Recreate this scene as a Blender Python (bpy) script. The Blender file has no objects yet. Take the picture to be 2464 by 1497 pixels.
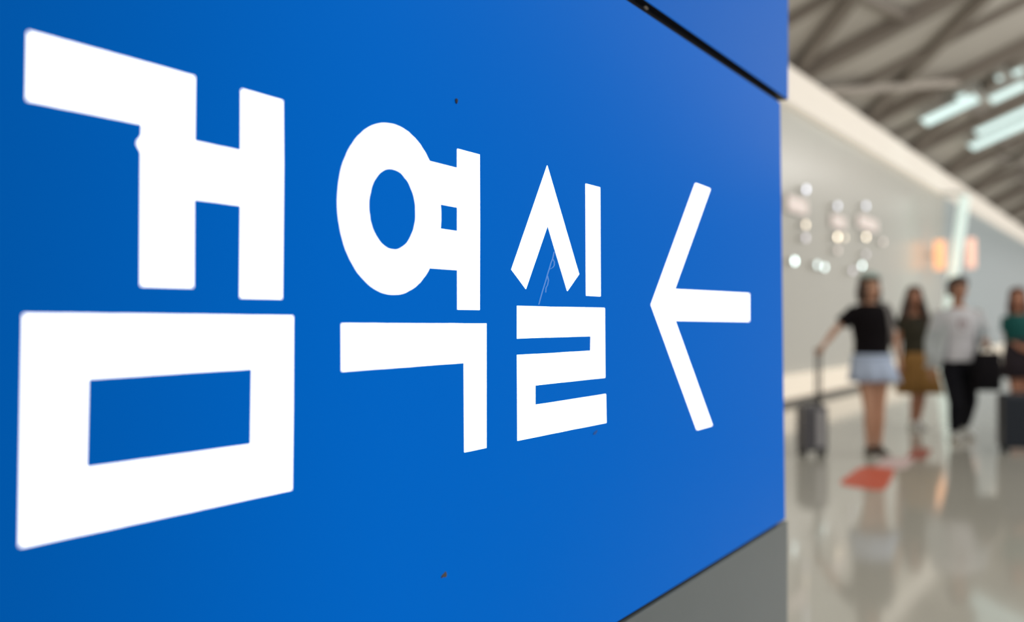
import bpy, bmesh, math, random
from mathutils import Vector, Matrix
random.seed(7)
SC = bpy.context.scene
COL = SC.collection
R = math.radians

# ------------------------------------------------------------------ camera, world, lights, exposure
F_PX, CX, CY = 2396.0, 1232.0, 748.5            # 35 mm lens on a 36 mm wide frame of 2464 px
YAW, PITCH, ROLL = R(33.0), R(0.462), R(0.196)
EYE = Vector((0, 0, 1.25))
FW = Vector((math.cos(YAW)*math.cos(PITCH), math.sin(YAW)*math.cos(PITCH), math.sin(PITCH)))
rt0 = Vector((math.sin(YAW), -math.cos(YAW), 0)); up0 = rt0.cross(FW)
RT = rt0*math.cos(ROLL) + up0*math.sin(ROLL)
UP = -rt0*math.sin(ROLL) + up0*math.cos(ROLL)
cam = bpy.data.cameras.new('camera'); camo = bpy.data.objects.new('camera', cam); COL.objects.link(camo)
camo.matrix_world = Matrix(((RT.x, UP.x, -FW.x, EYE.x), (RT.y, UP.y, -FW.y, EYE.y), (RT.z, UP.z, -FW.z, EYE.z), (0, 0, 0, 1)))
cam.sensor_width = 36; cam.lens = F_PX/2464*36; cam.clip_start = .05; cam.clip_end = 500
cam.dof.use_dof = True; cam.dof.focus_distance = 1.00; cam.dof.aperture_fstop = 2.7
SC.camera = camo
w = bpy.data.worlds.new('world'); SC.world = w; w.use_nodes = True
w.node_tree.nodes['Background'].inputs[0].default_value = (1.0, .98, .945, 1)
w.node_tree.nodes['Background'].inputs[1].default_value = 0.50
def area(name, loc, rot, sx, sy, power, col):
    l = bpy.data.lights.new(name, 'AREA'); l.shape = 'RECTANGLE'; l.size = sx; l.size_y = sy; l.energy = power; l.color = col
    o = bpy.data.objects.new(name, l); COL.objects.link(o); o.location = loc; o.rotation_euler = rot; return o
# unseen fill lights added to brighten hall and roof, right of the frame
area('hall_fill_row', (22, -7.0, 8.6), (R(20), 0, 0), 60, 1.2, 1500, (1, .965, .91))
area('hall_fill_row', (22, -1.5, 6.6), (R(12), 0, 0), 60, .5, 250, (1, .965, .91))
area('roof_fill_row', (22, -5.0, 3.6), (R(180), 0, 0), 70, .6, 2300, (1, .965, .915))
SC.view_settings.view_transform = 'Standard'; SC.view_settings.look = 'None'
SC.view_settings.exposure = 0.0; SC.view_settings.gamma = 1.0; SC.view_settings.use_curve_mapping = False

# ------------------------------------------------------------------ helpers
def mat(name, col, rough=.6, metal=0, emit=None, es=0, ior=1.45, coat=0, noise=0, nscale=8, bump=0, spec=.5):
    m = bpy.data.materials.new(name); m.use_nodes = True; nt = m.node_tree; b = nt.nodes['Principled BSDF']
    b.inputs['Base Color'].default_value = (*col, 1); b.inputs['Roughness'].default_value = rough
    b.inputs['Metallic'].default_value = metal; b.inputs['IOR'].default_value = ior
    b.inputs['Coat Weight'].default_value = coat; b.inputs['Specular IOR Level'].default_value = spec
    if emit: b.inputs['Emission Color'].default_value = (*emit, 1); b.inputs['Emission Strength'].default_value = es
    if noise or bump:
        tc = nt.nodes.new('ShaderNodeTexCoord'); n = nt.nodes.new('ShaderNodeTexNoise')
        n.inputs['Scale'].default_value = nscale; n.inputs['Detail'].default_value = 4
        nt.links.new(tc.outputs['Object'], n.inputs['Vector'])
        if noise:
            r = nt.nodes.new('ShaderNodeValToRGB'); e = r.color_ramp.elements
            e[0].position = .3; e[1].position = .7
            e[0].color = (*[c*(1-noise) for c in col], 1); e[1].color = (*[min(1, c*(1+noise)) for c in col], 1)
            nt.links.new(n.outputs['Fac'], r.inputs[0]); nt.links.new(r.outputs[0], b.inputs['Base Color'])
        if bump:
            bp = nt.nodes.new('ShaderNodeBump'); bp.inputs['Strength'].default_value = bump; bp.inputs['Distance'].default_value = .01
            nt.links.new(n.outputs['Fac'], bp.inputs['Height']); nt.links.new(bp.outputs[0], b.inputs['Normal'])
    return m
def link(name, me, m=None, parent=None, smooth=False):
    o = bpy.data.objects.new(name, me); COL.objects.link(o)
    if m: me.materials.append(m)
    if parent: o.parent = parent
    if smooth:
        for p in me.polygons: p.use_smooth = True
    return o
def bmobj(name, bm, m, parent=None, smooth=False):
    me = bpy.data.meshes.new(name); bmesh.ops.recalc_face_normals(bm, faces=bm.faces); bm.to_mesh(me); bm.free()
    return link(name, me, m, parent, smooth)
def tag(o, label=None, cat=None, group=None, kind=None):
    for k, v in (('label', label), ('category', cat), ('group', group), ('kind', kind)):
        if v: o[k] = v
    return o
def empty(name, loc, rz=0, label=None, cat=None, group=None):
    o = bpy.data.objects.new(name, None); COL.objects.link(o); o.location = loc; o.rotation_euler = (0, 0, rz)
    return tag(o, label, cat, group)
def add_box(bm, a, b):
    x0, y0, z0 = a; x1, y1, z1 = b
    v = [bm.verts.new(p) for p in ((x0,y0,z0),(x1,y0,z0),(x1,y1,z0),(x0,y1,z0),(x0,y0,z1),(x1,y0,z1),(x1,y1,z1),(x0,y1,z1))]
    for f in ((0,3,2,1),(4,5,6,7),(0,1,5,4),(1,2,6,5),(2,3,7,6),(3,0,4,7)): bm.faces.new([v[i] for i in f])
def box(name, a, b, m, parent=None, bev=0, seg=2):
    bm = bmesh.new(); add_box(bm, a, b)
    if bev: bmesh.ops.bevel(bm, geom=list(bm.edges), offset=bev, segments=seg, affect='EDGES', profile=.5)
    return bmobj(name, bm, m, parent)
def frame_of(d, ref=None):
    d = d.normalized(); r = Vector(ref) if ref else (Vector((0, 0, 1)) if abs(d.z) < .9 else Vector((0, -1, 0)))
    a = d.cross(r).normalized(); return a, a.cross(d).normalized()
def add_tube(bm, pts, radii, n=12, cap=True, flat=1.0, ref=None):
    """rings along a polyline with rounded ends; radius may be (across, along ref)"""
    pts = [Vector(p) for p in pts]; rings = []
    rad = [(r, r*flat) if not isinstance(r, tuple) else r for r in radii]
    for i, p in enumerate(pts):
        d = (pts[min(i+1, len(pts)-1)] - pts[max(i-1, 0)]).normalized()
        if i == 0: a, b = frame_of(d, ref)
        else: a = (a - d*a.dot(d)).normalized(); b = a.cross(d).normalized()
        rings.append([bm.verts.new(p + a*rad[i][0]*math.cos(t) + b*rad[i][1]*math.sin(t)) for t in [2*math.pi*k/n for k in range(n)]])
    for q, s in zip(rings, rings[1:]):
        for k in range(n): bm.faces.new((q[k], q[(k+1) % n], s[(k+1) % n], s[k]))
    if cap:
        for ring, e, nb in ((rings[0], 0, 1), (rings[-1], -1, -2)):
            d = (pts[e] - pts[nb]).normalized(); r = min(rad[e])
            if cap == 'flat': bm.faces.new(ring if e == -1 else ring[::-1]); continue
            mid = [bm.verts.new(pts[e] + (v.co-pts[e])*.72 + d*r*.62) for v in ring]; tip = bm.verts.new(pts[e] + d*r*.95)
            for k in range(n):
                j = (k+1) % n
                bm.faces.new((ring[k], ring[j], mid[j], mid[k])); bm.faces.new((mid[k], mid[j], tip))
    return rings
def tube(name, pts, r, m, parent=None, n=12, cap='flat'):
    bm = bmesh.new(); add_tube(bm, pts, r if isinstance(r, list) else [r]*len(pts), n, cap); return bmobj(name, bm, m, parent, True)
def add_rings(bm, rings, n=24, close=True, power=2.0):
    """horizontal super-elliptic rings (cx, cy, z, rx, ry)"""
    rr = []
    for cx, cy, z, rx, ry in rings:
        row = []
        for k in range(n):
            t = 2*math.pi*k/n; c, s = math.cos(t), math.sin(t)
            row.append(bm.verts.new((cx + rx*math.copysign(abs(c)**(2/power), c), cy + ry*math.copysign(abs(s)**(2/power), s), z)))
        rr.append(row)
    for q, s in zip(rr, rr[1:]):
        for k in range(n): bm.faces.new((q[k], q[(k+1) % n], s[(k+1) % n], s[k]))
    if close: bm.faces.new(rr[0][::-1]); bm.faces.new(rr[-1])
    return rr
def add_ball(bm, c, r, sc=(1, 1, 1), u=16, v=10):
    bmesh.ops.create_uvsphere(bm, u_segments=u, v_segments=v, radius=r, matrix=Matrix.Translation(c) @ Matrix.Diagonal((*sc, 1)))
def fuse(name, bm, m, parent, voxel=.006, smooth=4):
    """melt overlapping closed shapes into one continuous skin"""
    bmesh.ops.recalc_face_normals(bm, faces=bm.faces)
    me = bpy.data.meshes.new(name); bm.to_mesh(me); bm.free()
    t = bpy.data.objects.new('tmp', me); COL.objects.link(t)
    md = t.modifiers.new('r', 'REMESH'); md.mode = 'VOXEL'; md.voxel_size = voxel
    s = t.modifiers.new('s', 'SMOOTH'); s.iterations = smooth; s.factor = .5
    dg = bpy.context.evaluated_depsgraph_get(); me2 = bpy.data.meshes.new_from_object(t.evaluated_get(dg))
    bpy.data.objects.remove(t); me2.name = name; me2.materials.clear()
    return link(name, me2, m, parent, True)
def thick(o, t, off=0):
    s = o.modifiers.new('thickness', 'SOLIDIFY'); s.thickness = t; s.offset = off; return o

# ------------------------------------------------------------------ materials of the hall
M_floor = mat('polished_floor', (.50, .495, .45), .07, ior=1.5, noise=.03, nscale=.8)
M_wall = mat('glossy_wall_panel', (.755, .745, .69), .22, noise=.03, nscale=.35)
M_roof = mat('roof_lining', (.59, .56, .52), .6, noise=.04, nscale=.6)
M_beam = mat('roof_beam_paint', (.27, .237, .21), .5)
M_pale = mat('pale_tube_lit_flange', (.44, .395, .35), .5)
M_fascia = mat('glowing_fascia', (.9, .85, .78), .5, emit=(1, .895, .76), es=.30)  # white fascia; the uplight falling on it is put in as glow
M_plinth = mat('plinth_light', (.9, .84, .75), .5, emit=(1, .85, .66), es=.40)
M_kick = mat('kick_board', (.16, .145, .13), .4)
M_sky = mat('light_panel_diffuser', (.6, .8, .8), .3, emit=(.78, 1, .98), es=.8)
M_frame = mat('light_panel_frame', (.5, .5, .48), .5)

# ------------------------------------------------------------------ hall: floor, left wall, roof
W, ZR, SL = 4.62, 5.32, .40                     # wall distance, roof height over the wall, roof slope
X0, X1 = -14, 120
def roof_z(y): return ZR + SL*(W - y)
tag(box('floor', (X0, -16, -.12), (X1, 8, 0), M_floor), 'pale polished stone concourse floor with soft reflections', 'floor', kind='structure')
wl = tag(box('wall_left', (X0, W, 0), (X1, W+.25, 5.0), M_wall), 'long pale glossy wall running down the concourse', 'wall', kind='structure')
box('far_wall_stretch', (27.5, W-.02, .43), (X1, W, 4.43), mat('pale_grey_blue_wall', (.585, .69, .735), .2), wl)['label'] = 'cooler pale grey blue far stretch of wall'  # far stretch of the wall, in a cooler tone
box('glowing_fascia', (X0, W-.10, 4.43), (X1, W, 4.98), M_fascia, wl, .015)
box('plinth_light', (X0, W-.06, .08), (X1, W, .43), M_plinth, wl, .01)
box('kick_board', (X0, W-.07, 0), (X1, W, .08), M_kick, wl)
bm = bmesh.new(); add_box(bm, (X0, -14, 0), (X1, 7, .3))
for v in bm.verts: v.co.z += roof_z(v.co.y)
ce = tag(bmobj('ceiling', bm, M_roof), 'sloping warm grey terminal roof with ribs and skylights', 'ceiling', kind='structure')
def roof_bar(name, p, q, wd, dp, m, drop=0, parent=ce):
    """a bar hung under the roof between two plan points"""
    a = Vector((p[0], p[1], roof_z(p[1]) - drop)); b = Vector((q[0], q[1], roof_z(q[1]) - drop))
    d = (b-a).normalized(); s = d.cross(Vector((0, 0, 1))).normalized(); u = s.cross(d)
    bm = bmesh.new(); add_box(bm, (0, -wd/2, -dp), ((b-a).length, wd/2, 0))
    bmesh.ops.transform(bm, matrix=Matrix(((d.x, s.x, u.x, a.x), (d.y, s.y, u.y, a.y), (d.z, s.z, u.z, a.z), (0, 0, 0, 1))), verts=bm.verts)
    return bmobj(name, bm, m, parent)
XR = [3.2, 7.4, 11.5, 15.75, 20.15, 24.2, 28.5, 32.8, 37, 41.3, 45.6]
for i, x in enumerate(XR):
    roof_bar('rib', (x, 6.5), (x, -13.5), .26, .24, M_beam)
    roof_bar('rib_flange', (x+.32, 6.5), (x+.32, -13.5), .30, .10, M_pale)  # pale colour stands in for light on the rib's lower flange
    if i < len(XR)-1:
        xn = XR[i+1]; n = 0
        y = 4.75
        while y > -11:                           # crossed braces between ribs
            roof_bar('brace', (x+.1, y-3.1), (xn-.1, y+.15), .17, .16, M_beam, .02)
            if i == 3 and n == 0: roof_bar('brace', (x+1.1, y), (xn-.1, y-1.55), .2, .12, M_pale, .14)
            else: roof_bar('brace', (x+.1, y-1.0), (xn-.1, y-1.55), .14, .10, M_beam, .06)
            y -= 3.6; n += 1
        if i < 5: roof_bar('purlin', (x+2.1, 6.5), (x+2.1, -13.5), .16, .12, M_beam, .0)
def skylight(x, ya, yb, wd):
    f = roof_bar('light_panel', (x, ya), (x, yb), wd+.10, .22, M_frame)
    roof_bar('diffuser', (x, ya-.05), (x, yb+.05), wd, .03, M_sky, .21, f)
for x, ya, yb, wd in ((21.75, 4.10, 3.0, .75), (22.5, 2.95, 2.2, .62), (21.12, 3.36, 3.12, .34), (21.1, 2.66, 2.48, .30), (21.3, 2.40, 2.12, .36),
                      (24.85, 3.55, 1.6, .70), (26.1, 3.85, 1.4, .85), (30.6, 1.6, -3, .5), (22.4, 1.0, -4, .46), (26.3, .6, -5, .5)):
    skylight(x, ya, yb, wd)

# ------------------------------------------------------------------ the lit sign kiosk
SG = empty('sign_kiosk', (0, 0, 0), 0, 'blue lightbox sign with white lettering and left arrow on a grey base', 'sign')
AZ = R(2.15)
OX = .53                                       # origin of the kiosk along its own face
SG.rotation_euler = (0, 0, AZ)
SG.location = (math.cos(AZ)*OX - math.sin(AZ)*.5, math.sin(AZ)*OX + math.cos(AZ)*.5, 0)
ax_u = Vector((math.cos(AZ), math.sin(AZ), 0)); ax_n = Vector((-math.sin(AZ), math.cos(AZ), 0))
def face(px, py):
    """where a measured point of the photograph lies on the sign's flat face: (along, height)"""
    d = FW*F_PX + RT*(px-CX) - UP*(py-CY); t = .5/d.dot(ax_n)
    p = EYE + d*t; return p.dot(ax_u) - OX, p.z
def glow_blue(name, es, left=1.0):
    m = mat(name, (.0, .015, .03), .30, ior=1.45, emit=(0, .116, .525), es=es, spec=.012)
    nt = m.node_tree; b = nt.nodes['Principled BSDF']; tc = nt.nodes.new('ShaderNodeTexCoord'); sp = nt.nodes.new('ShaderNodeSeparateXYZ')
    mr = nt.nodes.new('ShaderNodeMapRange'); mr.interpolation_type = 'SMOOTHSTEP'      # lens vignetting put into the glow: dimmer towards the left end
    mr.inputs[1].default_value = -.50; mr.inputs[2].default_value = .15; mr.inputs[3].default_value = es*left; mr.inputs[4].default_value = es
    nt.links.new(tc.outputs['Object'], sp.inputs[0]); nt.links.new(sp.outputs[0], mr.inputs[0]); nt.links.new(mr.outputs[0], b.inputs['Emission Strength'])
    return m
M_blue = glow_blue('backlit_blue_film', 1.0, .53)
M_blue2 = glow_blue('blue_header_glow', .92, .7)  # header is unlit; its brightness is put in as glow
M_white = mat('backlit_white_acrylic', (.8, .8, .8), .4, emit=(1, 1, 1), es=2.2)
M_grey = mat('grey_laminate', (.135, .163, .178), .35, noise=.03, nscale=5)
M_dark = mat('dark_gap', (.006, .008, .02), .5)
M_body = mat('cabinet_metal', (.10, .12, .16), .4)
def front_only(o):                              # only the front glows; edges are dark metal
    o.data.materials.append(M_dark)
    for p in o.data.polygons: p.material_index = 0 if p.normal.y < -.5 else 1
    return o
UL = -.80 - OX
u_hi = face(1878, 241)[0]; u_lo = face(1889.6, 1252)[0]; u_max = face(1897, 100)[0]
z_gap0, z_gap1 = face(1878.5, 249)[1], face(1894, 236)[1]
z_gap0 = (face(1526.8, 11)[1] + face(1876, 246)[1])/2; z_gap1 = z_gap0 + .0145
z_bot = (face(1497.9, 1491)[1] + face(1888.7, 1249)[1])/2; z_bot1 = z_bot - .006
box('cabinet', (UL+.01, .012, .03), (u_lo-.012, .32, 2.14), M_dark, SG)
box('back_shell', (UL, .06, .02), (u_lo-.008, .34, 2.15), M_body, SG, .006)
bm = bmesh.new(); add_box(bm, (UL, 0, z_bot), (u_lo, .012, z_gap0))
for v in bm.verts:
    if v.co.x > 0: v.co.x = u_lo if v.co.z < 1.2 else u_hi
bmesh.ops.bevel(bm, geom=list(bm.edges), offset=.0012, segments=2, affect='EDGES')
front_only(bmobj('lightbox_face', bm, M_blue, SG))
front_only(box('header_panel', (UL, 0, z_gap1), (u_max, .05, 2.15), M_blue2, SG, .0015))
box('base_panel', (UL, 0, .06), (u_max, .05, z_bot1), M_grey, SG, .0015)
box('toe_kick', (UL+.03, .03, 0), (u_max-.03, .33, .06), M_dark, SG)
def flat_shape(name, loops, m, lift=.0007, parent=SG, shrink=0):
    """cut-out outline(s) as one thin plate standing just proud of the face"""
    cu = bpy.data.curves.new(name, 'CURVE'); cu.dimensions = '2D'; cu.fill_mode = 'BOTH'; cu.extrude = lift/2
    for lp in loops:
        s = cu.splines.new('POLY'); s.points.add(len(lp)-1); s.use_cyclic_u = True
        for p, q in zip(s.points, lp): p.co = (q[0], q[1], 0, 1)
    t = bpy.data.objects.new('tmp', cu); COL.objects.link(t); t.rotation_euler = (0, 0, 0)
    me = bpy.data.meshes.new_from_object(t.evaluated_get(bpy.context.evaluated_depsgraph_get()))
    bpy.data.objects.remove(t)
    for v in me.vertices:
        x, z, h = v.co; v.co = (x, -lift/2 - h, z)
    me.name = name; me.materials.clear()
    return link(name, me, m, parent)
def rough_line(a, b, amp, n):
    """hand-cut edge: tiny wobbles between two corners"""
    out = []
    for k in range(n):
        t = k/n; out.append((a[0]+(b[0]-a[0])*t, a[1]+(b[1]-a[1])*t + (random.uniform(-amp, amp) if k else 0)))
    return out
def outline(pts, amp=.35, step=26):
    o = []
    for i, p in enumerate(pts):
        q = pts[(i+1) % len(pts)]; n = max(1, int(math.hypot(q[0]-p[0], q[1]-p[1])/step)); o += rough_line(p, q, amp, n)
    return [face(*p) for p in o]
def inset(pts, d):
    """pull an outline in by d px (what the lens blur adds around a bright letter)"""
    n = len(pts); A = sum(pts[i][0]*pts[(i+1) % n][1] - pts[(i+1) % n][0]*pts[i][1] for i in range(n)); sg = 1 if A > 0 else -1
    out = []
    for i in range(n):
        p0, p1, p2 = Vector(pts[i-1]), Vector(pts[i]), Vector(pts[(i+1) % n])
        e1 = (p1-p0).normalized(); e2 = (p2-p1).normalized()
        n1 = Vector((-e1.y, e1.x))*sg; n2 = Vector((-e2.y, e2.x))*sg
        b = n1+n2; b = b*(2/max(b.length_squared, .2)) if b.length > .3 else n1
        dd = d(p1.x) if callable(d) else d
        out.append(tuple(p1 + b*(dd if b.length < 2.6 else dd*2.6/b.length)))
    return out
def grow(x):                                   # px the blur widens a letter by, from left end to right end
    return 5.0*max(0, (850-x)/850)**1.15 + 3.8*max(0, (x-1150)/600)
def letter(loops, amp=.35):
    ls = [outline(inset(l, (grow if i == 0 else (lambda x: -grow(x)))), amp) for i, l in enumerate(loops)]
    return ls
L1a = [(63.3, 71.5), (468.2, 183.4), (466.5, 339.6), (579.2, 363.6), (579.5, 213.8), (679, 242), (680, 400), (677.2, 719.8), (576.8, 717.4), (579, 494.5), (465.2, 479.5),
       (464.4, 693.5), (336.3, 690), (338.3, 367), (327.5, 347), (329, 338), (339.3, 327), (340.4, 299.5), (60.5, 243.5)]
L1b = [(52.3, 752.8), (704, 760), (703, 980), (700.8, 1179), (42.8, 1321)]
L1c = [(211.8, 912.3), (605.9, 887.2), (603.2, 1069.7), (207.2, 1124.4)]
s1 = flat_shape('letter', letter([L1a]) + letter([L1b, L1c]), M_white); s1['label'] = 'first and largest white syllable'
# second syllable: ring with two short bars and an upright, a hooked stroke under it
def vp_pt(u, v):                               # measured in the face's own vanishing-point coordinates
    return (2690 - 1/u, 762 + v/u)
UC, UA, VA, UB, VB, VC = 5.73e-4, .403e-4, .1171, .190e-4, .0561, -.1478
def on_ring(t, a=UA, b=VA): return vp_pt(UC + a*math.cos(t), VC + b*math.sin(t))
tu, tl = None, None
best = [min((abs(on_ring(k*.002)[0]-1031.9) + abs(on_ring(k*.002)[1]-yy), k*.002) for k in range(-1600, 1600))[1] for yy in (388.2, 644.7)]
inn = [min((abs(on_ring(k*.002)[1]-yy) + (0 if on_ring(k*.002)[0] > 1040 else 999), k*.002) for k in range(-1600, 1600))[1] for yy in (491.1, 551)]
t0, t1 = best[1], best[0] + 2*math.pi
arc = [on_ring(t0 + (t1-t0)*k/72) for k in range(73)]
outer = [(x + random.uniform(-.5, .5), y + random.uniform(-.4, .4)) for x, y in arc[1:-1]]
L2a = [(1031.9, 388.2), (1100, 405), (1100.1, 358.5), (1152.8, 372.3), (1153.4, 540), (1152.8, 746), (1100.4, 745), (1100.3, 650), (1031.9, 644.7)] + outer
L2h = [on_ring(2*math.pi*k/56, UB, VB) for k in range(56)]
L2h = [(x + random.uniform(-.6, .6), y + random.uniform(-.5, .5)) for x, y in L2h]
L2w = [on_ring(inn[0] + (inn[1]-inn[0])*k/5) for k in range(6)] + [(1100.2, 556.8), (1100.2, 499.2)]
L2b = [(821.3, 779), (1169.3, 778.4), (1169.3, 1077.8), (1117.1, 1088.4), (1115.9, 873.4), (821.7, 893.8)]
s2 = flat_shape('letter', [[face(*p) for p in L2a], [face(*p) for p in L2h], [face(*p) for p in L2w]] + letter([L2b]), M_white); s2['label'] = 'second white syllable with a ring'
L3a = [(1316, 395.6), (1393.9, 660.1), (1363.9, 703.4), (1317, 545.4), (1264.8, 697.4), (1229.2, 648.8)]
L3b = [(1407.2, 440.1), (1444.4, 449.9), (1445.6, 715), (1408.6, 713)]
L3c = [(1243, 735.2), (1455.7, 739.4), (1456.8, 910.7), (1288, 928.7), (1288, 972.7), (1458.5, 946), (1459.7, 1019), (1244, 1061.7), (1243, 853.4), (1419, 842.7), (1419.5, 810.8), (1243, 815.8)]
s3 = flat_shape('letter', letter([L3a]) + letter([L3b]) + letter([L3c]), M_white); s3['label'] = 'third white syllable'
AR = [(1671.5, 437), (1712.5, 452.5), (1626, 693.7), (1806, 703), (1806.2, 777.3), (1627, 774.4), (1717.5, 1026.5), (1675, 1038.5), (1563.6, 733.3)]
flat_shape('arrow', letter([AR], .15), M_white)['label'] = 'white arrow pointing left'
M_speck = mat('dirt_speck', (.012, .012, .03), .6); M_chip = mat('brown_chip', (.10, .085, .07), .8); M_scr = mat('scratch_line', (.05, .1, .3), .5, emit=(.10, .27, .62), es=.75)
def blotch(name, pts, m): return flat_shape(name, [[face(*p) for p in pts]], m, .0012)
blotch('dirt_speck', [(1094.3, 239.5), (1096.5, 237), (1099.2, 239), (1099.6, 243), (1098, 249), (1096.8, 250.2), (1094.6, 245)], M_speck)
blotch('dirt_speck', [(1060.5, 1391), (1063, 1384), (1068, 1379.5), (1071, 1375.5), (1072.8, 1383), (1071.5, 1388), (1068.5, 1389), (1066.5, 1386.5), (1064, 1389)], M_chip)
blotch('dirt_speck', [(1425.5, 1046), (1428.5, 1040), (1436, 1034.5), (1434, 1040.5), (1430, 1046)], mat('dirt_smudge', (.01, .03, .1), .6, emit=(0, .06, .25), es=.8))
blotch('dirt_speck', [(1547, 17), (1553, 14.5), (1559, 21), (1554, 25)], M_chip)
def ribbon(pts, wpx):
    l = [(x-wpx/2, y) for x, y in pts]; r = [(x+wpx/2, y) for x, y in pts][::-1]; return [face(*p) for p in l + r]
flat_shape('scratch', [ribbon([(1332.5, 606), (1329, 622), (1325, 632), (1321, 646), (1316.5, 660), (1313, 673), (1309, 686), (1304, 702), (1299.5, 718), (1295.5, 733)], 1.3)], M_scr, .0009)
flat_shape('scratch', [ribbon([(1329.5, 624), (1332.8, 630), (1332.6, 639), (1329, 644), (1322, 648)], 1.2)], M_scr, .0009)
flat_shape('scratch', [ribbon([(1316.5, 664), (1318.8, 675), (1316.5, 686), (1312.8, 693), (1312, 704)], 1.1)], M_scr, .0009)

# ------------------------------------------------------------------ wall lamps, lit boards, leaning light mast
M_house = mat('lamp_housing', (.75, .74, .72), .35, .2)
def wall_lamp(x, z, col, es, label, r=.045, group='round lamps on the far wall'):
    o = empty('wall_lamp', (x, W, z), 0, label, 'lamp', group)
    bm = bmesh.new(); add_tube(bm, [(0, 0, 0), (0, -.05, 0), (0, -.06, 0), (0, -.12, 0)], [.035, .035, r*1.15, r*1.15], 20, 'flat'); bmobj('housing', bm, M_house, o, True)
    bm = bmesh.new(); add_ball(bm, (0, -.115, 0), r, (1, .45, 1), 20, 10); bmobj('lens', bm, mat('lamp_lens', (.8, .8, .8), .4, emit=col, es=es), o, True)
    return o
CW, WW, LI, PK = (.80, .84, 1.0), (1, .84, .62), (.86, .80, .92), (1, .80, .74)
MI = (.80, 1, .98)
for x, z, c, e, l, g in (
    (15.15, 3.24, CW, 5.0, 'round cool white wall lamp above the pink board nearest the blue sign', None),
    (16.92, 3.16, CW, 4.0, 'round cool white wall lamp above the middle pink board', None),
    (18.85, 3.35, CW, 4.8, 'round cool white wall lamp above the pink board farthest along', None),
    (15.13, 2.70, WW, 4.2, 'round warm lamp under the pink board nearest the blue sign', None),
    (16.92, 2.64, WW, 9.0, 'bright warm round lamp under the middle pink board', None),
    (17.36, 2.66, WW, 3.0, 'dim warm round lamp half behind the bright warm lamp', None),
    (18.86, 2.78, WW, 8.5, 'bright warm round lamp under the farthest pink board', None),
    (20.21, 2.78, PK, 2.2, 'faint pinkish round lamp at the far end of the warm row', None),
    (15.13, 2.50, LI, 2.2, 'faint lilac round lamp right below the nearest warm lamp', None),
    (16.95, 2.42, PK, 1.7, 'faint pinkish round lamp below the bright middle warm lamp', None),
    (18.86, 2.46, LI, 1.7, 'faint lilac round lamp below the far bright warm lamp', None),
    (14.58, 2.12, MI, 9.0, 'bright white lamp of the low row touching the blue sign edge', None),
    (15.75, 2.12, MI, 4.5, 'white lamp of the low row, left one of a touching pair', None),
    (16.15, 2.10, MI, 5.5, 'white lamp of the low row, right one of a touching pair', None),
    (18.56, 2.24, MI, 8.5, 'bright white lamp of the low row just over the black shirt woman', None),
    (17.90, 2.12, LI, 2.4, 'faint lilac lamp of the low row beside the far bright white one', None)):
    wall_lamp(x, z, c, e, l)
M_board = mat('pink_board', (.85, .76, .72), .5, emit=(1, .84, .78), es=.36)
M_bframe = mat('board_frame', (.62, .60, .58), .4)
for x, z, ww, hh, l in ((14.95, 2.98, 1.0, .26, 'pale pink lit board on the wall nearest the blue sign'), (17.25, 2.92, .9, .24, 'pale pink lit board on the wall, middle of three'), (19.3, 3.06, 1.5, .26, 'long pale pink lit board farthest along the wall')):
    o = empty('wall_board', (x, W, z), 0, l, 'board', 'lit boards on the far wall')
    box('frame', (-ww/2, -.05, -hh/2), (ww/2, 0, hh/2), M_bframe, o, .006); box('panel', (-ww/2+.02, -.056, -hh/2+.02), (ww/2-.02, -.04, hh/2-.02), M_board, o)
M_or = mat('orange_lantern', (.9, .5, .3), .5, emit=(1, .45, .20), es=1.0)
M_or2 = mat('peach_lantern', (.9, .6, .5), .5, emit=(1, .55, .40), es=.85)
for x, z, m, l in ((25.35, 2.80, M_or, 'orange lit wall lantern to the left of the leaning mast'), (30.1, 3.12, M_or2, 'peach lit wall lantern behind the dark haired man')):
    o = empty('wall_lantern', (x, W, z), 0, l, 'lantern')
    box('bracket', (-.05, -.14, -.06), (.05, 0, .06), M_house, o); s = x/26.3
    bm = bmesh.new(); add_rings(bm, [(0, -.26, -.36*s, .13*s, .11), (0, -.26, -.30*s, .19*s, .12), (0, -.26, .30*s, .19*s, .12), (0, -.26, .36*s, .13*s, .11)], 20); bmobj('shade', bm, m, o, True)
M_mast = mat('mint_light', (.8, .9, .86), .4, emit=(.83, 1, .92), es=.45)
ms = empty('light_mast', (24.9, 4.28, 0), 0, 'leaning mint white light mast in front of the wall behind the man', 'light')
bm = bmesh.new(); add_tube(bm, [(0, 0, .05), (1.49, -.31, 4.25)], [.12, .12], 20, 'flat'); bmobj('tube', bm, M_mast, ms, True)
bm = bmesh.new(); add_tube(bm, [(0, 0, 0), (0, 0, .06)], [.2, .2], 20, 'flat'); bmobj('foot', bm, M_house, ms)
bm = bmesh.new(); add_tube(bm, [(1.48, -.31, 4.2), (1.53, -.30, 4.36), (1.56, .24, 4.40)], [.06, .05, .04], 12, 'flat'); bmobj('bracket', bm, M_house, ms)

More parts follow.
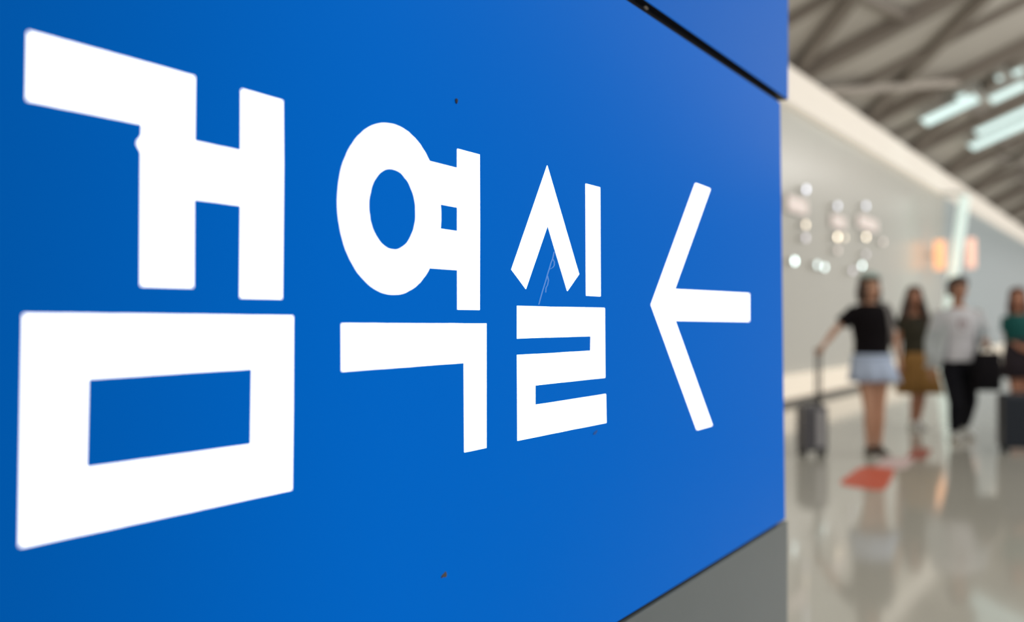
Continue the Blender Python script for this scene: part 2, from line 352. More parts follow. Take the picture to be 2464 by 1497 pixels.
# ------------------------------------------------------------------ floor sticker
def ground(px, py):
    d = FW*F_PX + RT*(px-CX) - UP*(py-CY); t = -EYE.z/d.z; return EYE + d*t
st = empty('floor_sticker', (8.4, 1.9, 0), 0, 'coral red floor sticker with a pale band, near the woman\'s feet', 'sticker')
def patch(name, pts, m, z):
    bm = bmesh.new(); c = [Vector((p[0]-8.4, p[1]-1.9, 0)) for p in pts]
    top = [bm.verts.new((p.x, p.y, z)) for p in c]; bot = [bm.verts.new((p.x, p.y, .0005)) for p in c]
    bm.faces.new(top); bm.faces.new(bot[::-1])
    for k in range(len(c)): j = (k+1) % len(c); bm.faces.new((bot[k], bot[j], top[j], top[k]))
    return bmobj(name, bm, m, st)
def rpoly(c, n=6, r=.25):                       # rounded corners
    o = []
    for i, p in enumerate(c):
        a, b, d = Vector(c[i-1]), Vector(p), Vector(c[(i+1) % len(c)])
        s, e = b.lerp(a, r), b.lerp(d, r)
        for k in range(n+1):
            t = k/n; o.append(tuple(s*(1-t)**2 + b*2*t*(1-t) + e*t*t))
    return o
M_red = mat('coral_vinyl', (.60, .115, .065), .5, spec=.3)
M_red2 = mat('brick_red_vinyl', (.33, .10, .075), .5, spec=.3)
M_lil = mat('pale_vinyl', (.66, .52, .52), .5, spec=.3)
patch('red_field', rpoly([ground(*p)[:2] for p in ((2012, 1166), (2130, 1184), (2158, 1126), (2072, 1122))]), M_red, .002)
patch('pale_band', rpoly([ground(*p)[:2] for p in ((2100, 1124), (2178, 1130), (2204, 1102), (2130, 1102))]), M_lil, .003)
patch('brick_red_field', rpoly([ground(*p)[:2] for p in ((2176, 1108), (2226, 1106), (2246, 1080), (2196, 1078))]), M_red2, .0025)

# ------------------------------------------------------------------ people
def skin(c): return mat('skin', c, .5, noise=.05, nscale=14)
M_eye = mat('eye_white', (.8, .78, .75), .3); M_iris = mat('iris', (.03, .018, .012), .25); M_lip = mat('lip', (.42, .16, .14), .45)
def hand(bm, wrist, d, palm_n, side, ln=.175, curl=.5):
    """palm and five unequal bent fingers: d = pointing direction, palm_n = out of the palm, side = towards the thumb"""
    d = Vector(d).normalized(); side = Vector(side); side = (side - d*side.dot(d)).normalized(); n = Vector(palm_n); n = (n - d*n.dot(d) - side*n.dot(side)).normalized()
    w0 = Vector(wrist); pl = ln*.5
    add_tube(bm, [w0 - d*.03, w0 + d*.01, w0 + d*pl*.55, w0 + d*pl], [(.025, .02), (.028, .019), (.041, .017), (.039, .014)], 14, True, ref=n)
    for off, l, r in ((.029, .40, .0088), (.010, .45, .0092), (-.010, .42, .0088), (-.028, .33, .0078)):
        p0 = w0 + d*pl*.8 + side*off; p1 = w0 + d*(pl + .004) + side*off*1.05; L = ln*l; a = curl*.55
        p2 = p1 + (d*math.cos(a) + n*math.sin(a) + side*off*2)*L*.42; a += curl*.9
        p3 = p2 + (d*math.cos(a) + n*math.sin(a))*L*.33; a += curl*.7
        p4 = p3 + (d*math.cos(a) + n*math.sin(a))*L*.25
        add_tube(bm, [p0, p1, p2, p3, p4], [r*1.1, r*1.1, r, r*.95, r*.8], 10, True)
    t0 = w0 + d*pl*.25 + side*.022; t1 = w0 + d*pl*.55 + side*.048 + n*.008; t2 = t1 + (d*.8 + side*.45 + n*.5).normalized()*.033; t3 = t2 + (d*.95 + n*.5).normalized()*.026
    add_tube(bm, [t0, t1, t2, t3], [.015, .0125, .0105, .009], 10, True)
def head(bm, c, h, yaw=0, female=False):
    """c = head centre, h = chin-to-crown height; face looks to -y, turned by yaw"""
    Mx = Matrix.Translation(c) @ Matrix.Rotation(yaw, 4, 'Z'); b2 = bmesh.new(); k = h/.23
    jw = .9 if female else 1.0
    add_rings(b2, [(0, -.055*k, -.115*k, .018*k*jw, .018*k), (0, -.052*k, -.105*k, .036*k*jw, .034*k), (0, -.035*k, -.075*k, .053*k*jw, .055*k), (0, -.018*k, -.035*k, .064*k, .076*k), (0, -.004*k, .005*k, .071*k, .092*k),
                   (0, .004*k, .04*k, .074*k, .097*k), (0, .006*k, .072*k, .068*k, .088*k), (0, .006*k, .097*k, .050*k, .064*k), (0, .006*k, .111*k, .026*k, .034*k), (0, .006*k, .115*k, .006*k, .008*k)], 24)
    add_tube(b2, [(0, -.085*k, .008*k), (0, -.098*k, -.018*k), (0, -.108*k, -.036*k)], [.008*k, .011*k, .014*k], 10)
    add_tube(b2, [(0, -.094*k, -.040*k), (0, -.085*k, -.048*k)], [.014*k, .012*k], 10)
    add_tube(b2, [(-.03*k, -.082*k, .018*k), (0, -.093*k, .022*k), (.03*k, -.082*k, .018*k)], [.007*k]*3, 8)
    add_ball(b2, (0, -.084*k, -.068*k), .016*k, (1.5, .7, .6))
    for s in (-1, 1):
        add_ball(b2, (s*.074*k, .008*k, -.008*k), .030*k, (.32, .62, 1.05), 12, 8)
        add_ball(b2, (s*.045*k, -.062*k, -.035*k), .024*k, (1, .8, .8), 12, 8)
    bmesh.ops.transform(b2, matrix=Mx, verts=b2.verts)
    me = bpy.data.meshes.new('t'); b2.to_mesh(me); b2.free(); bm.from_mesh(me); bpy.data.meshes.remove(me)
    return Mx, k
def face_bits(P, Mx, k):
    for s in (-1, 1):
        bm = bmesh.new(); add_ball(bm, Mx @ Vector((s*.030*k, -.0835*k, .004*k)), .0095*k, (1.25, .6, .75), 12, 8); e = bmobj('eye', bm, M_eye, P, True)
        bm = bmesh.new(); add_ball(bm, Mx @ Vector((s*.030*k, -.0885*k, .004*k)), .0048*k, (1, .5, 1), 10, 6); bmobj('iris', bm, M_iris, e, True)
    bm = bmesh.new(); add_ball(bm, Mx @ Vector((0, -.0955*k, -.067*k)), .014*k, (1.4, .28, .42), 14, 8); bmobj('mouth', bm, M_lip, P, True)
def torso_rings(S, grow=0.0, z0=None, z1=None):
    """S: pelvis (x,z), hip half width, chest half width, neck (x,z), lean"""
    px, pz, hw, cw, nx, nz, dp = S['px'], S['pz'], S['hw'], S['cw'], S['nx'], S['nz'], S.get('dp', 1)
    tab = [(-.16, .80, .72), (-.06, .97, .92), (.0, 1.0, 1.0), (.22, .90, .92), (.40, .84, .85), (.62, .93, 1.0), (.78, 1.0, 1.0), (.86, .985, .90), (.915, .88, .78), (.96, .68, .66), (1.0, .46, .56), (1.03, .34, .50)]
    out = []
    for t, wf, df in tab:
        z = pz + (nz-pz)*t; x = px + (nx-px)*t; b = hw + (cw-hw)*min(1, max(0, t))
        out.append((x, S.get('y', 0), z, b*wf + grow, .112*dp*df + grow))
    return [r for r in out if (z0 is None or r[2] > z0) and (z1 is None or r[2] < z1)]
def body(P, S, skinm):
    bm = bmesh.new()
    add_rings(bm, torso_rings(S), 24)
    nk = Vector((S['nx'], S.get('y', 0) + .005, S['nz'])); hc = Vector(S['head'])
    add_tube(bm, [nk - Vector((0, 0, .05)), nk + Vector((0, 0, .02)), hc + Vector((0, .012, -.06))], [.062*S.get('nk', 1), .054*S.get('nk', 1), .050*S.get('nk', 1)], 16)
    Mx, k = head(bm, hc, S['hh'], S.get('yaw', 0), S.get('female', False))
    a = S.get('arm', 1)
    for A in S['arms']:
        sh, el, wr = [Vector(q) for q in A[:3]]
        add_tube(bm, [sh, sh.lerp(el, .35), sh.lerp(el, .75), el, el.lerp(wr, .3), el.lerp(wr, .75), wr], [.052*a, .047*a, .040*a, .037*a, .038*a, .029*a, .024*a], 14)
        hand(bm, wr, A[3], A[4], A[5], .168, A[6] if len(A) > 6 else .5)
    g = S.get('leg', 1)
    for L in S['legs']:
        hp, kn, an, toe = [Vector(q) for q in L]
        add_tube(bm, [hp, hp.lerp(kn, .3), hp.lerp(kn, .7), kn, kn.lerp(an, .28), kn.lerp(an, .6), an], [.086*g, .080*g, .063*g, .053*g, .056*g, .045*g, .036*g], 18)
        heel = an + (an-toe).normalized()*.035; heel.z = an.z - .045
        add_tube(bm, [heel, an + Vector((0, 0, -.03)), an.lerp(toe, .5) + Vector((0, 0, -.012)), toe], [.033, .038, (.040, .026), (.036, .018)], 12)
    o = fuse('body', bm, skinm, P, .0055)
    face_bits(P, Mx, k)
    return Mx, k
def shoe(P, name, an, toe, m, sole, low=False):
    an, toe = Vector(an), Vector(toe); d = (toe-an); d.z = 0; d.normalize(); zb = min(an.z-.075, toe.z-.02)
    bm = bmesh.new(); h = an + Vector((0, 0, -.04)) - d*.05
    add_tube(bm, [h, an + Vector((0, 0, -.03)), an.lerp(toe, .45) + Vector((0, 0, -.02)), an.lerp(toe, .8) + Vector((0, 0, -.01)), toe + d*.02], [(.036, .04), (.042, .05), (.046, .038), (.046, .03), (.034, .024)], 14)
    if not low: add_tube(bm, [an + Vector((0, 0, -.04)), an + Vector((0, 0, .03))], [.046, .044], 14)
    s = fuse(name, bm, m, P, .006)
    bm = bmesh.new(); r = Vector((-d.y, d.x, 0)); pts = []
    for t, wv in ((-.075, .022), (-.05, .040), (.04, .043), (.13, .050), (.19, .045), (.225, .022)):
        pts.append((an.x + d.x*t, an.y + d.y*t, wv))
    lo = [bm.verts.new((x + r.x*wv, y + r.y*wv, z)) for z in (0, .028) for x, y, wv in pts]; hi = [bm.verts.new((x - r.x*wv, y - r.y*wv, z)) for z in (0, .028) for x, y, wv in pts]
    n = len(pts); zz = max(0.0, toe.z - .05)
    lo0, lo1, hi0, hi1 = lo[:n], lo[n:], hi[:n], hi[n:]
    bm.faces.new(lo0 + hi0[::-1]); bm.faces.new(lo1 + hi1[::-1])
    bm.faces.new((lo0[0], lo1[0], hi1[0], hi0[0])); bm.faces.new((lo0[-1], lo1[-1], hi1[-1], hi0[-1]))
    for i in range(n-1): bm.faces.new((lo0[i], lo0[i+1], lo1[i+1], lo1[i])); bm.faces.new((hi0[i], hi0[i+1], hi1[i+1], hi1[i]))
    for v in bm.verts: v.co.z += max(0, zz)
    bmobj('sole', bm, sole, s)
def scalp(Mx, k, extra, drop, m, P, name='hair', back=0, tail=None):
    """hair: a cap over the skull, lower at the back and sides"""
    bm = bmesh.new(); n = 28; rows = []
    for z, rx, ry, oy in ((.122, .012, .016, .004), (.117, .040, .052, .004), (.098, .063, .079, .005), (.07, .079, .100, .008), (.04, .084, .107, .010), (.0, .083, .106, .014), (-.04, .079, .10, .018), (-.08, .072, .09, .024)):
        row = []
        for q in range(n):
            t = 2*math.pi*q/n; c, s = math.cos(t), math.sin(t)
            zz = z
            lim = .072 if s < -.55 else (-.005 if s < .05 else -drop)      # hairline: forehead, sides, nape
            if zz < lim: zz = lim
            e = extra*(1 if z < .1 else .7)
            row.append(bm.verts.new(Mx @ Vector(((rx+e)*k*c, (oy + (ry+e)*s)*k, zz*k))))
        rows.append(row)
    for a, b in zip(rows, rows[1:]):
        for q in range(n): bm.faces.new((a[q], a[(q+1) % n], b[(q+1) % n], b[q]))
    bm.faces.new(rows[0])
    bmesh.ops.remove_doubles(bm, verts=bm.verts, dist=.0004)
    o = bmobj(name, bm, m, P, True); thick(o, .010, -1); sb = o.modifiers.new('sub', 'SUBSURF'); sb.levels = sb.render_levels = 1
    return o
def px_local(ox, oy, k):
    return lambda px, py, y=0: Vector(((px-ox)*k, y, (oy-py)*k))
FACE = YAW - R(90)                              # figures walk towards the camera
def person(px, py, label, group='travellers walking up the concourse'):
    g = ground(px, py); dep = (g-EYE).dot(FW); P = empty('person', (g.x, g.y, 0), FACE, label, 'person', group)
    return P, px_local(px, py, dep/F_PX), dep/F_PX
S_A, S_B, S_C, S_D = skin((.56, .31, .205)), skin((.45, .21, .13)), skin((.40, .20, .125)), skin((.52, .24, .15))
M_blk = mat('black_jersey', (.005, .0035, .005), .9, spec=.2, bump=.3, nscale=60); M_pb = mat('pale_blue_cotton', (.48, .58, .77), .8, noise=.05, nscale=30)
M_brn = mat('brown_hair', (.055, .028, .018), .5); M_dbr = mat('dark_brown_hair', (.022, .012, .009), .45); M_bh = mat('black_hair', (.012, .010, .010), .4); M_aub = mat('auburn_hair', (.10, .035, .022), .5)
M_sole = mat('shoe_sole', (.5, .48, .45), .6); M_sand = mat('sandal_leather', (.035, .022, .015), .6); M_wsh = mat('white_shoe', (.62, .64, .63), .5)

# --- woman in black T-shirt, pale blue skirt, teal cap
P, q, k = person(2105, 1097, 'woman in black T-shirt, pale blue skirt and teal cap, one hand on a suitcase handle')
PA, qA, kA = P, q, k
S = dict(px=q(2100, 0).x, pz=q(0, 880).z, hw=.165, cw=.168, nx=q(2090, 0).x, nz=q(0, 730).z, head=q(2092, 690), hh=.235, female=True, yaw=R(10), arm=.86, leg=.92, nk=.88)
hA = q(1972, 842, 0)
S['arms'] = [(q(2055, 750), q(2012, 795, .03), q(1984, 829, .0), (-.75, -.1, -.62), (.1, .35, -.9), (.0, -1, .1), 1.15),
             (q(2130, 748), q(2153, 805, .05), q(2160, 856, -.02), (.08, -.1, -1), (-1, 0, 0), (0, -1, 0), .5)]
S['legs'] = [(q(2083, 893), q(2087, 990, -.05), q(2092, 1074, 0), q(2088, 1092, -.15)), (q(2118, 893), q(2116, 988, .0), q(2117, 1072, .05), q(2121, 1092, -.10))]
for L in S['legs']: L[2].z = .085; L[3].z = .03
Mx, kk = body(P, S, S_A)
bm = bmesh.new()
tr = torso_rings(S, .018, q(0, 880).z); tr[0] = (tr[0][0], 0, q(0, 868).z, .165, .125)
add_rings(bm, tr[:-2] + [(tr[-2][0], 0, tr[-2][2]-.004, .088, .080)], 28)
for A in S['arms']:
    sh, el = Vector(A[0]), Vector(A[1]); add_tube(bm, [sh + (sh-el)*.12, sh.lerp(el, .3), sh.lerp(el, .62), sh.lerp(el, .66)], [.062, .066, .072, .070], 16, 'flat')
fuse('t_shirt', bm, M_blk, P, .008, 3)
def skirt(P, rings, m, folds=9, amp=.012, name='skirt'):
    bm = bmesh.new(); n = 72; rows = []
    for j, (cx, cy, z, rx, ry) in enumerate(rings):
        f = amp*j/(len(rings)-1)
        rows.append([bm.verts.new((cx + (rx + f*math.sin(folds*t))*math.cos(t), cy + (ry + f*math.sin(folds*t))*math.sin(t), z + .4*f*math.sin(3*t))) for t in [2*math.pi*i/n for i in range(n)]])
    for a, b in zip(rows, rows[1:]):
        for i in range(n): bm.faces.new((a[i], a[(i+1) % n], b[(i+1) % n], b[i]))
    return thick(bmobj(name, bm, m, P, True), .006)
xs = q(2098, 0).x
sk = skirt(P, [(xs, 0, q(0, 852).z, .166, .126), (xs, 0, q(0, 870).z, .185, .140), (xs + .015, 0, q(0, 893).z, .208, .155), (xs + .028, 0, q(0, 918).z, .232, .172)], M_pb)
bm = bmesh.new(); add_rings(bm, [(xs, 0, q(0, 862).z, .181, .138), (xs, 0, q(0, 853).z, .178, .135)], 40, False); thick(bmobj('waistband', bm, M_pb, sk, True), .01)
scalp(Mx, kk, .008, .09, M_brn, P)
bm = bmesh.new()
for a in range(-2, 12):
    t = R(a*20); c_, s_ = math.cos(t), math.sin(t)
    p0 = Mx @ Vector((.076*kk*c_, .014 + .095*kk*s_, .02*kk)); add_tube(bm, [p0, p0 + Vector((c_*.014, s_*.012, -.08)), p0 + Vector((c_*.012, s_*.012, -.165))], [.017, .021, .008], 10)
fuse('bob_hair', bm, M_brn, P, .007, 2)
M_cap = mat('teal_cap', (.36, .47, .45), .8)
bm = bmesh.new(); add_rings(bm, [(0, .008, .082*kk, .093*kk, .114*kk), (0, .008, .10*kk, .084*kk, .102*kk), (0, .008, .122*kk, .062*kk, .078*kk), (0, .008, .136*kk, .032*kk, .042*kk), (0, .008, .139*kk, .005, .005)], 28, False)
br = add_rings(bm, [(0, -.02*kk, .086*kk, .086*kk, .098*kk), (0, -.07*kk, .080*kk, .074*kk, .108*kk)], 28, True)
bmesh.ops.transform(bm, matrix=Mx, verts=bm.verts); thick(bmobj('cap', bm, M_cap, P, True), .004)
for L in S['legs']: shoe(P, 'sandal', L[2], L[3], M_sand, M_sole, True)

# --- her backpack, hanging on the far shoulder
M_gry = mat('grey_canvas', (.20, .19, .19), .85, noise=.1, nscale=40)
bp = empty('backpack', (0, 0, 0), FACE, 'grey canvas backpack slung on the shoulder of the black shirt woman', 'backpack'); bp.location = PA.location
b0 = q(2140, 790, .17)
box('main_pocket', (b0.x-.15, .135, b0.z-.20), (b0.x+.085, .30, b0.z+.20), M_gry, bp, .05, 4)
box('front_pocket', (b0.x-.12, .28, b0.z-.17), (b0.x+.06, .35, b0.z+.02), M_gry, bp, .03, 3)
bm = bmesh.new(); s0 = q(2128, 742); add_tube(bm, [(s0.x, .16, s0.z-.02), (s0.x+.005, .07, s0.z+.055), (s0.x+.005, -.03, s0.z+.045), (s0.x+.01, -.105, s0.z-.07), (s0.x+.03, -.10, s0.z-.22), (s0.x+.06, .0, s0.z-.33), (s0.x+.06, .16, s0.z-.33)], [(.022, .006)]*7, 10, 'flat'); bmobj('strap', bm, M_gry, bp, True)
bm = bmesh.new(); add_tube(bm, [(b0.x-.06, .2, b0.z+.19), (b0.x-.04, .2, b0.z+.235), (b0.x, .2, b0.z+.235), (b0.x+.02, .2, b0.z+.19)], [.008]*4, 8); bmobj('grab_handle', bm, M_gry, bp, True)

# --- suitcases
M_rub = mat('black_rubber', (.012, .012, .012), .5); M_alu = mat('dark_aluminium_tube', (.10, .095, .09), .4, .5)
def suitcase(loc, rz, w_, d_, h_, shell, stripe, grip_h, label, group=None):
    o = empty('suitcase', loc, rz, label, 'suitcase', group)
    box('shell', (-w_/2, -d_/2, .05), (w_/2, d_/2, h_), shell, o, .03, 4)
    n = 6
    for i in range(n):
        x = -w_/2 + w_*(i+.75)/(n+.5)
        box('rib', (x-.008, -d_/2-.006, .09), (x+.008, d_/2+.006, h_-.045), shell, o, .004, 1)
    if stripe is not shell: box('stripe_panel', (w_*.02, -d_/2-.009, .09), (w_*.30, d_/2+.009, h_-.045), stripe, o, .006, 2)
    bm = bmesh.new(); add_box(bm, (-w_/2-.003, -.008, .055), (w_/2+.003, .008, h_-.005)); bmobj('zip_seam', bm, M_rub, o)
    for sx in (-1, 1):
        for sy in (-1, 1):
            f = box('wheel_fork', (sx*w_*.38-.02, sy*d_*.3-.02, .035), (sx*w_*.38+.02, sy*d_*.3+.02, .062), M_rub, o, .004, 1)
            bm = bmesh.new(); add_tube(bm, [(sx*w_*.38-.013, sy*d_*.3, .025), (sx*w_*.38+.013, sy*d_*.3, .025)], [.025, .025], 16, 'flat'); bmobj('wheel', bm, M_rub, o, True)
    bm = bmesh.new(); add_tube(bm, [(-.07, 0, h_-.005), (-.06, 0, h_+.028), (.06, 0, h_+.028), (.07, 0, h_-.005)], [.009]*4, 8); bmobj('carry_handle', bm, M_rub, o, True)
    if grip_h:
        t = .045; hx = w_*.27
        for sg in (-1, 1): tube('telescopic_tube', [(hx, sg*t, h_-.02), (hx, sg*t, grip_h)], .0115, M_alu, o)
        bm = bmesh.new(); add_tube(bm, [(hx, -t-.02, grip_h), (hx, t+.02, grip_h)], [.016, .016], 12); bmobj('grip', bm, M_rub, o, True)
    return o
M_sc1 = mat('grey_shell', (.10, .10, .115), .35); M_sc1b = mat('silver_stripe', (.40, .40, .42), .35); M_sc2 = mat('navy_shell', (.010, .016, .028), .4)
gr = PA.matrix_basis @ q(1970, 845, 0)
lx = Vector((math.cos(FACE), math.sin(FACE), 0)); ly = Vector((-math.sin(FACE), math.cos(FACE), 0))
sl = Vector((PA.location.x, PA.location.y, 0)) + lx*q(1953, 0).x
hpt = q(1973, 846)
suitcase(sl, FACE + R(6), .235, .21, .47, M_sc1, M_sc1b, hpt.z + .01, 'small grey wheeled suitcase with a silver centre stripe, held by the woman in black')
g2 = ground(2452, 1090)
suitcase(g2, FACE - R(10), .34, .24, .56, M_sc2, M_sc2, 0, 'large navy suitcase at the right edge below the teal top person')

# --- woman with long brown hair
P, q, k = person(2205, 1032, 'woman with long brown hair, dark top and mustard skirt, between the other two walkers')
S = dict(px=q(2208, 0).x, pz=q(0, 868).z, hw=.165, cw=.165, nx=q(2200, 0).x, nz=q(0, 757).z, head=q(2200, 712), hh=.225, female=True, yaw=R(-12), arm=.86, leg=.9, nk=.85)
S['arms'] = [(q(2172, 770), q(2164, 825, .04), q(2160, 872, -.03), (0, -.15, -1), (1, 0, 0), (0, -1, 0), .5), (q(2232, 770), q(2242, 822, .04), q(2246, 868, -.03), (0, -.15, -1), (-1, 0, 0), (0, -1, 0), .5)]
S['legs'] = [(q(2193, 880), q(2192, 955, -.12), q(2196, 1012, .0), q(2194, 1028, -.16)), (q(2222, 880), q(2222, 955, .05), q(2222, 1012, .16), q(2222, 1028, .02))]
for L in S['legs']: L[2].z = .085; L[3].z = .03
Mx, kk = body(P, S, S_B)
bm = bmesh.new(); tr = torso_rings(S, .017, q(0, 880).z); add_rings(bm, tr[:-2] + [(tr[-2][0], 0, tr[-2][2]-.015, .092, .080)], 28)
for A in S['arms']:
    sh, el = Vector(A[0]), Vector(A[1]); add_tube(bm, [sh + (sh-el)*.12, sh.lerp(el, .3), sh.lerp(el, .45)], [.060, .062, .064], 16, 'flat')
M_olv = mat('dark_olive_print', (.030, .026, .014), .8, noise=.5, nscale=18)
fuse('top', bm, M_olv, P, .008, 3)
M_mus = mat('mustard_cotton', (.30, .155, .04), .8, noise=.12, nscale=16); xs = q(2208, 0).x
skirt(P, [(xs, 0, q(0, 848).z, .165, .13), (xs, 0, q(0, 872).z, .19, .15), (xs+.01, 0, q(0, 910).z, .225, .18), (xs+.02, 0, q(0, 946).z, .255, .20)], M_mus, 11, .016)
h = scalp(Mx, kk, .012, .10, M_brn, P)
bm = bmesh.new()                                # long locks down both sides and the back
for a in range(-5, 15):
    t = R(a*16 + 24); c, s = math.cos(t), math.sin(t)
    if s < -.75: continue
    p0 = Mx @ Vector((.078*kk*c, .012 + .098*kk*s, .02*kk)); ln = .40 - .06*abs(c)
    add_tube(bm, [p0, p0 + Vector((c*.030, s*.022, -.13)), p0 + Vector((c*.058, s*.03 - (.02 if s < 0 else 0), -ln*.72)), p0 + Vector((c*.046, s*.02 - (.03 if s < 0 else 0), -ln))], [.022, .032, .032, .010], 10)
fuse('long_hair', bm, M_brn, P, .007, 2)
for L in S['legs']: shoe(P, 'shoe', L[2], L[3], M_wsh, M_sole, True)

# --- man in white T-shirt and open pale shirt
P, q, k = person(2308, 1060, 'man in white T-shirt, open pale grey blue shirt and black trousers, walking')
PC, qC = P, q
S = dict(px=q(2305, 0).x, pz=q(0, 872).z, hw=.165, cw=.205, nx=q(2306, 0).x, nz=q(0, 741).z, head=q(2305, 694), hh=.235, yaw=R(8), arm=1.0, leg=1.0, nk=1.05, dp=1.1)
S['arms'] = [(q(2260, 757), q(2245, 822, .06), q(2236, 882, -.04), (-.1, -.2, -1), (1, 0, 0), (0, -1, 0), .5), (q(2352, 757), q(2378, 812, .05), q(2352, 822, -.17), (-.05, -.75, -.6), (-.5, .3, -1), (.3, -1, .6), 1.3)]
S['legs'] = [(q(2285, 880), q(2284, 968, -.16), q(2291, 1040, -.06), q(2289, 1056, -.24)), (q(2326, 880), q(2334, 965, .0), q(2344, 1030, .24), q(2345, 1046, .09))]
S['legs'][0][2].z = .09; S['legs'][0][3].z = .035; S['legs'][1][2].z = .12; S['legs'][1][3].z = .05
Mx, kk = body(P, S, S_C)
M_tee = mat('white_tee', (.63, .635, .68), .85, noise=.03, nscale=20); M_shirt = mat('pale_grey_blue_shirt', (.52, .57, .60), .85, noise=.05, nscale=24); M_tr = mat('black_trousers', (.006, .006, .010), .85, spec=.2)
bm = bmesh.new(); tr = torso_rings(S, .02, q(0, 880).z); tr[0] = (tr[0][0], 0, q(0, 868).z, .185, .145); add_rings(bm, tr[:-2] + [(tr[-2][0], 0, tr[-2][2]-.004, .095, .086)], 28)
for A in S['arms']:
    sh, el = Vector(A[0]), Vector(A[1]); add_tube(bm, [sh + (sh-el)*.1, sh.lerp(el, .3), sh.lerp(el, .5)], [.066, .068, .07], 16, 'flat')
tee = fuse('t_shirt', bm, M_tee, P, .008, 3)
bm = bmesh.new()                                # small dark red print on the chest
for (dx, dz, sx, sz) in ((-.035, .0, .018, .045), (.0, .012, .016, .06), (.032, -.004, .016, .04), (0, -.05, .045, .012)):
    add_ball(bm, (q(2303, 0).x + dx, -.137, q(0, 778).z + dz), 1, (sx*.8, .008, sz*.8), 12, 8)
bmobj('chest_print', bm, mat('dark_red_print', (.22, .09, .10), .8), tee, True)
bm = bmesh.new(); tr = torso_rings(S, .012)
add_rings(bm, [(S['px'], 0, q(0, 893).z, .15, .12), (S['px'], 0, q(0, 880).z, .178, .132), (S['px'], 0, q(0, 868).z, .18, .136), (S['px'], 0, q(0, 850).z, .175, .13)], 24)
for L in S['legs']:
    hp, kn, an = [Vector(v) for v in L[:3]]; add_tube(bm, [hp, hp.lerp(kn, .35), hp.lerp(kn, .75), kn, kn.lerp(an, .5), an.lerp(kn, .08)], [.100, .095, .080, .074, .068, .056], 18, 'flat')
fuse('trousers', bm, M_tr, P, .008, 3)
bm = bmesh.new(); n = 40; rows = []             # open shirt: wraps the back and sides, fronts hang apart
for (z, rx, ry, gap, fl) in ((q(0, 744).z, .145, .110, 62, 0), (q(0, 752).z, .19, .145, 52, 0), (q(0, 775).z, .205, .155, 48, .0), (q(0, 810).z, .205, .160, 46, .02), (q(0, 850).z, .212, .168, 46, .07), (q(0, 885).z, .222, .178, 46, .13)):
    row = []
    for i in range(n+1):
        t = R(-90 + gap + (360-2*gap)*i/n); c, s = math.cos(t), math.sin(t)
        row.append(bm.verts.new((S['nx'] + rx*c - fl*max(0, -c)**2 + .006*math.sin(9*t), ry*s + .006*math.sin(7*t), z)))
    rows.append(row)
for a, b in zip(rows, rows[1:]):
    for i in range(n): bm.faces.new((a[i], a[i+1], b[i+1], b[i]))
sh_ = thick(bmobj('open_shirt', bm, M_shirt, P, True), .006)
for A in S['arms']:
    sh, el, wr = [Vector(v) for v in A[:3]]; bm = bmesh.new()
    add_tube(bm, [sh + (sh-el)*.12, sh.lerp(el, .25), sh.lerp(el, .7), el, el.lerp(wr, .4), el.lerp(wr, .72)], [.064, .068, .064, .060, .056, .054], 18, 'flat'); bmobj('sleeve', bm, M_shirt, sh_, True)
bm = bmesh.new()
for s in (-1, 1): add_tube(bm, [(S['nx'], .085, q(0, 738).z), (S['nx'] + s*.075, .05, q(0, 740).z), (S['nx'] + s*.098, -.03, q(0, 746).z), (S['nx'] + s*.105, -.085, q(0, 756).z)], [.016, .018, .018, .012], 10)
bmobj('collar', bm, M_shirt, sh_, True)
scalp(Mx, kk, .014, .085, M_bh, P)
bm = bmesh.new()
for i in range(9):
    t = i/8; x_ = -.058 + .116*t; add_tube(bm, [Mx @ Vector((x_*.6, -.02, .118*kk)), Mx @ Vector((x_*.9, -.068 + 4*x_*x_, .104*kk)), Mx @ Vector((x_*1.08 - .006, -.096 + 8*x_*x_, .074*kk)), Mx @ Vector((x_*1.1 - .012, -.098 + 9*x_*x_, .052*kk))], [.014, .018, .014, .005], 10)
fuse('fringe', bm, M_bh, P, .006, 2)
for L in S['legs']: shoe(P, 'shoe', L[2], L[3], M_wsh, M_sole)

# --- black bag in his hand
M_bag = mat('black_bag_fabric', (.005, .004, .006), .85, spec=.2)
bg = empty('tote_bag', PC.location, FACE, 'large black bag hanging from the hand of the man in white', 'bag')
c = qC(2345, 0).x; zt = qC(0, 846).z; zb = qC(0, 936).z; hz = qC(0, 832).z; BY = -.27
bm = bmesh.new(); add_rings(bm, [(c-.005, BY, zb, .125, .06), (c-.005, BY, zb+.02, .138, .072), (c, BY, (zb+zt)/2, .14, .085), (c, BY, zt-.02, .13, .06), (c, BY, zt, .125, .05)], 32, True, 3.2); bmobj('bag_body', bm, M_bag, bg, True)
for yy in (-.05, .05):
    bm = bmesh.new(); add_tube(bm, [(c-.075, BY+yy, zt-.03), (c-.05, BY+yy*.8, zt+.02), (c-.01, BY+yy*.3, hz-.005), (c+.02, BY+yy*.3, hz-.005), (c+.06, BY+yy*.8, zt+.02), (c+.085, BY+yy, zt-.03)], [(.012, .005)]*6, 8); bmobj('strap', bm, M_bag, bg, True)

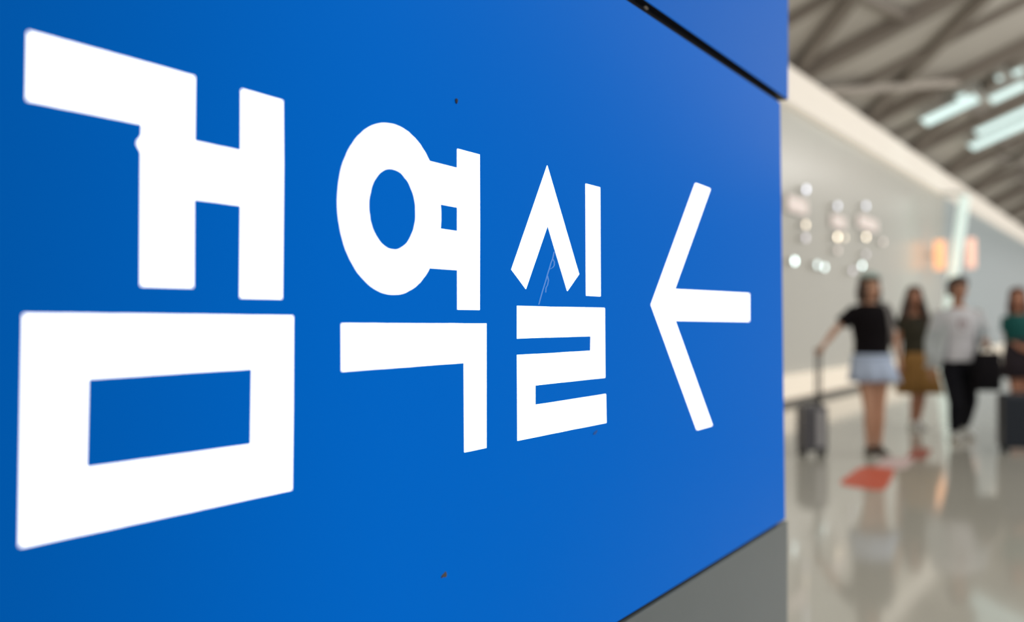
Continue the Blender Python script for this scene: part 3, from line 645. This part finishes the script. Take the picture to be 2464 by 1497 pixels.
# --- person in teal at the right edge
P, q, k = person(2458, 1052, 'person in teal top with auburn hair behind the navy suitcase')
S = dict(px=q(2458, 0).x, pz=q(0, 875).z, hw=.165, cw=.165, nx=q(2452, 0).x, nz=q(0, 754).z, head=q(2449, 716), hh=.218, female=True, yaw=R(-20), arm=.86, leg=.92, nk=.86)
S['arms'] = [(q(2424, 768), q(2424, 815, .02), q(2442, 838, -.16), (.7, -.6, -.2), (.3, .3, -1), (0, -.4, 1), .6), (q(2484, 768), q(2494, 820, .04), q(2482, 842, -.16), (-.5, -.7, -.2), (-.3, .3, -1), (0, -.4, 1), .6)]
S['legs'] = [(q(2444, 890), q(2442, 972, -.04), q(2444, 1034, .02), q(2442, 1048, -.14)), (q(2474, 890), q(2474, 972, -.02), q(2474, 1034, .08), q(2475, 1048, -.08))]
for L in S['legs']: L[2].z = .085; L[3].z = .03
Mx, kk = body(P, S, S_D)
M_teal = mat('teal_cotton', (.0, .085, .080), .8); M_plum = mat('dark_plum_cotton', (.022, .014, .022), .8)
bm = bmesh.new(); tr = torso_rings(S, .018, q(0, 880).z); add_rings(bm, tr[:-2] + [(tr[-2][0], 0, tr[-2][2]-.006, .088, .080)], 28)
for A in S['arms']:
    sh, el = Vector(A[0]), Vector(A[1]); add_tube(bm, [sh + (sh-el)*.12, sh.lerp(el, .3), sh.lerp(el, .6)], [.060, .064, .066], 16, 'flat')
fuse('top', bm, M_teal, P, .008, 3)
xs = q(2458, 0).x
skirt(P, [(xs, 0, q(0, 815).z, .16, .125), (xs, 0, q(0, 860).z, .185, .145), (xs, 0, q(0, 910).z, .20, .16)], M_plum, 7, .010)
scalp(Mx, kk, .012, .10, M_aub, P)
bm = bmesh.new()
for a in range(-3, 13):
    t = R(a*20); c_, s_ = math.cos(t), math.sin(t)
    if s_ < -.7: continue
    p0 = Mx @ Vector((.078*kk*c_, .012 + .095*kk*s_, .0)); add_tube(bm, [p0, p0 + Vector((c_*.015, s_*.015, -.10)), p0 + Vector((c_*.018, s_*.015, -.19))], [.018, .021, .008], 10)
fuse('bob_hair', bm, M_aub, P, .007, 2)
for L in S['legs']: shoe(P, 'shoe', L[2], L[3], M_sand, M_sole, True)
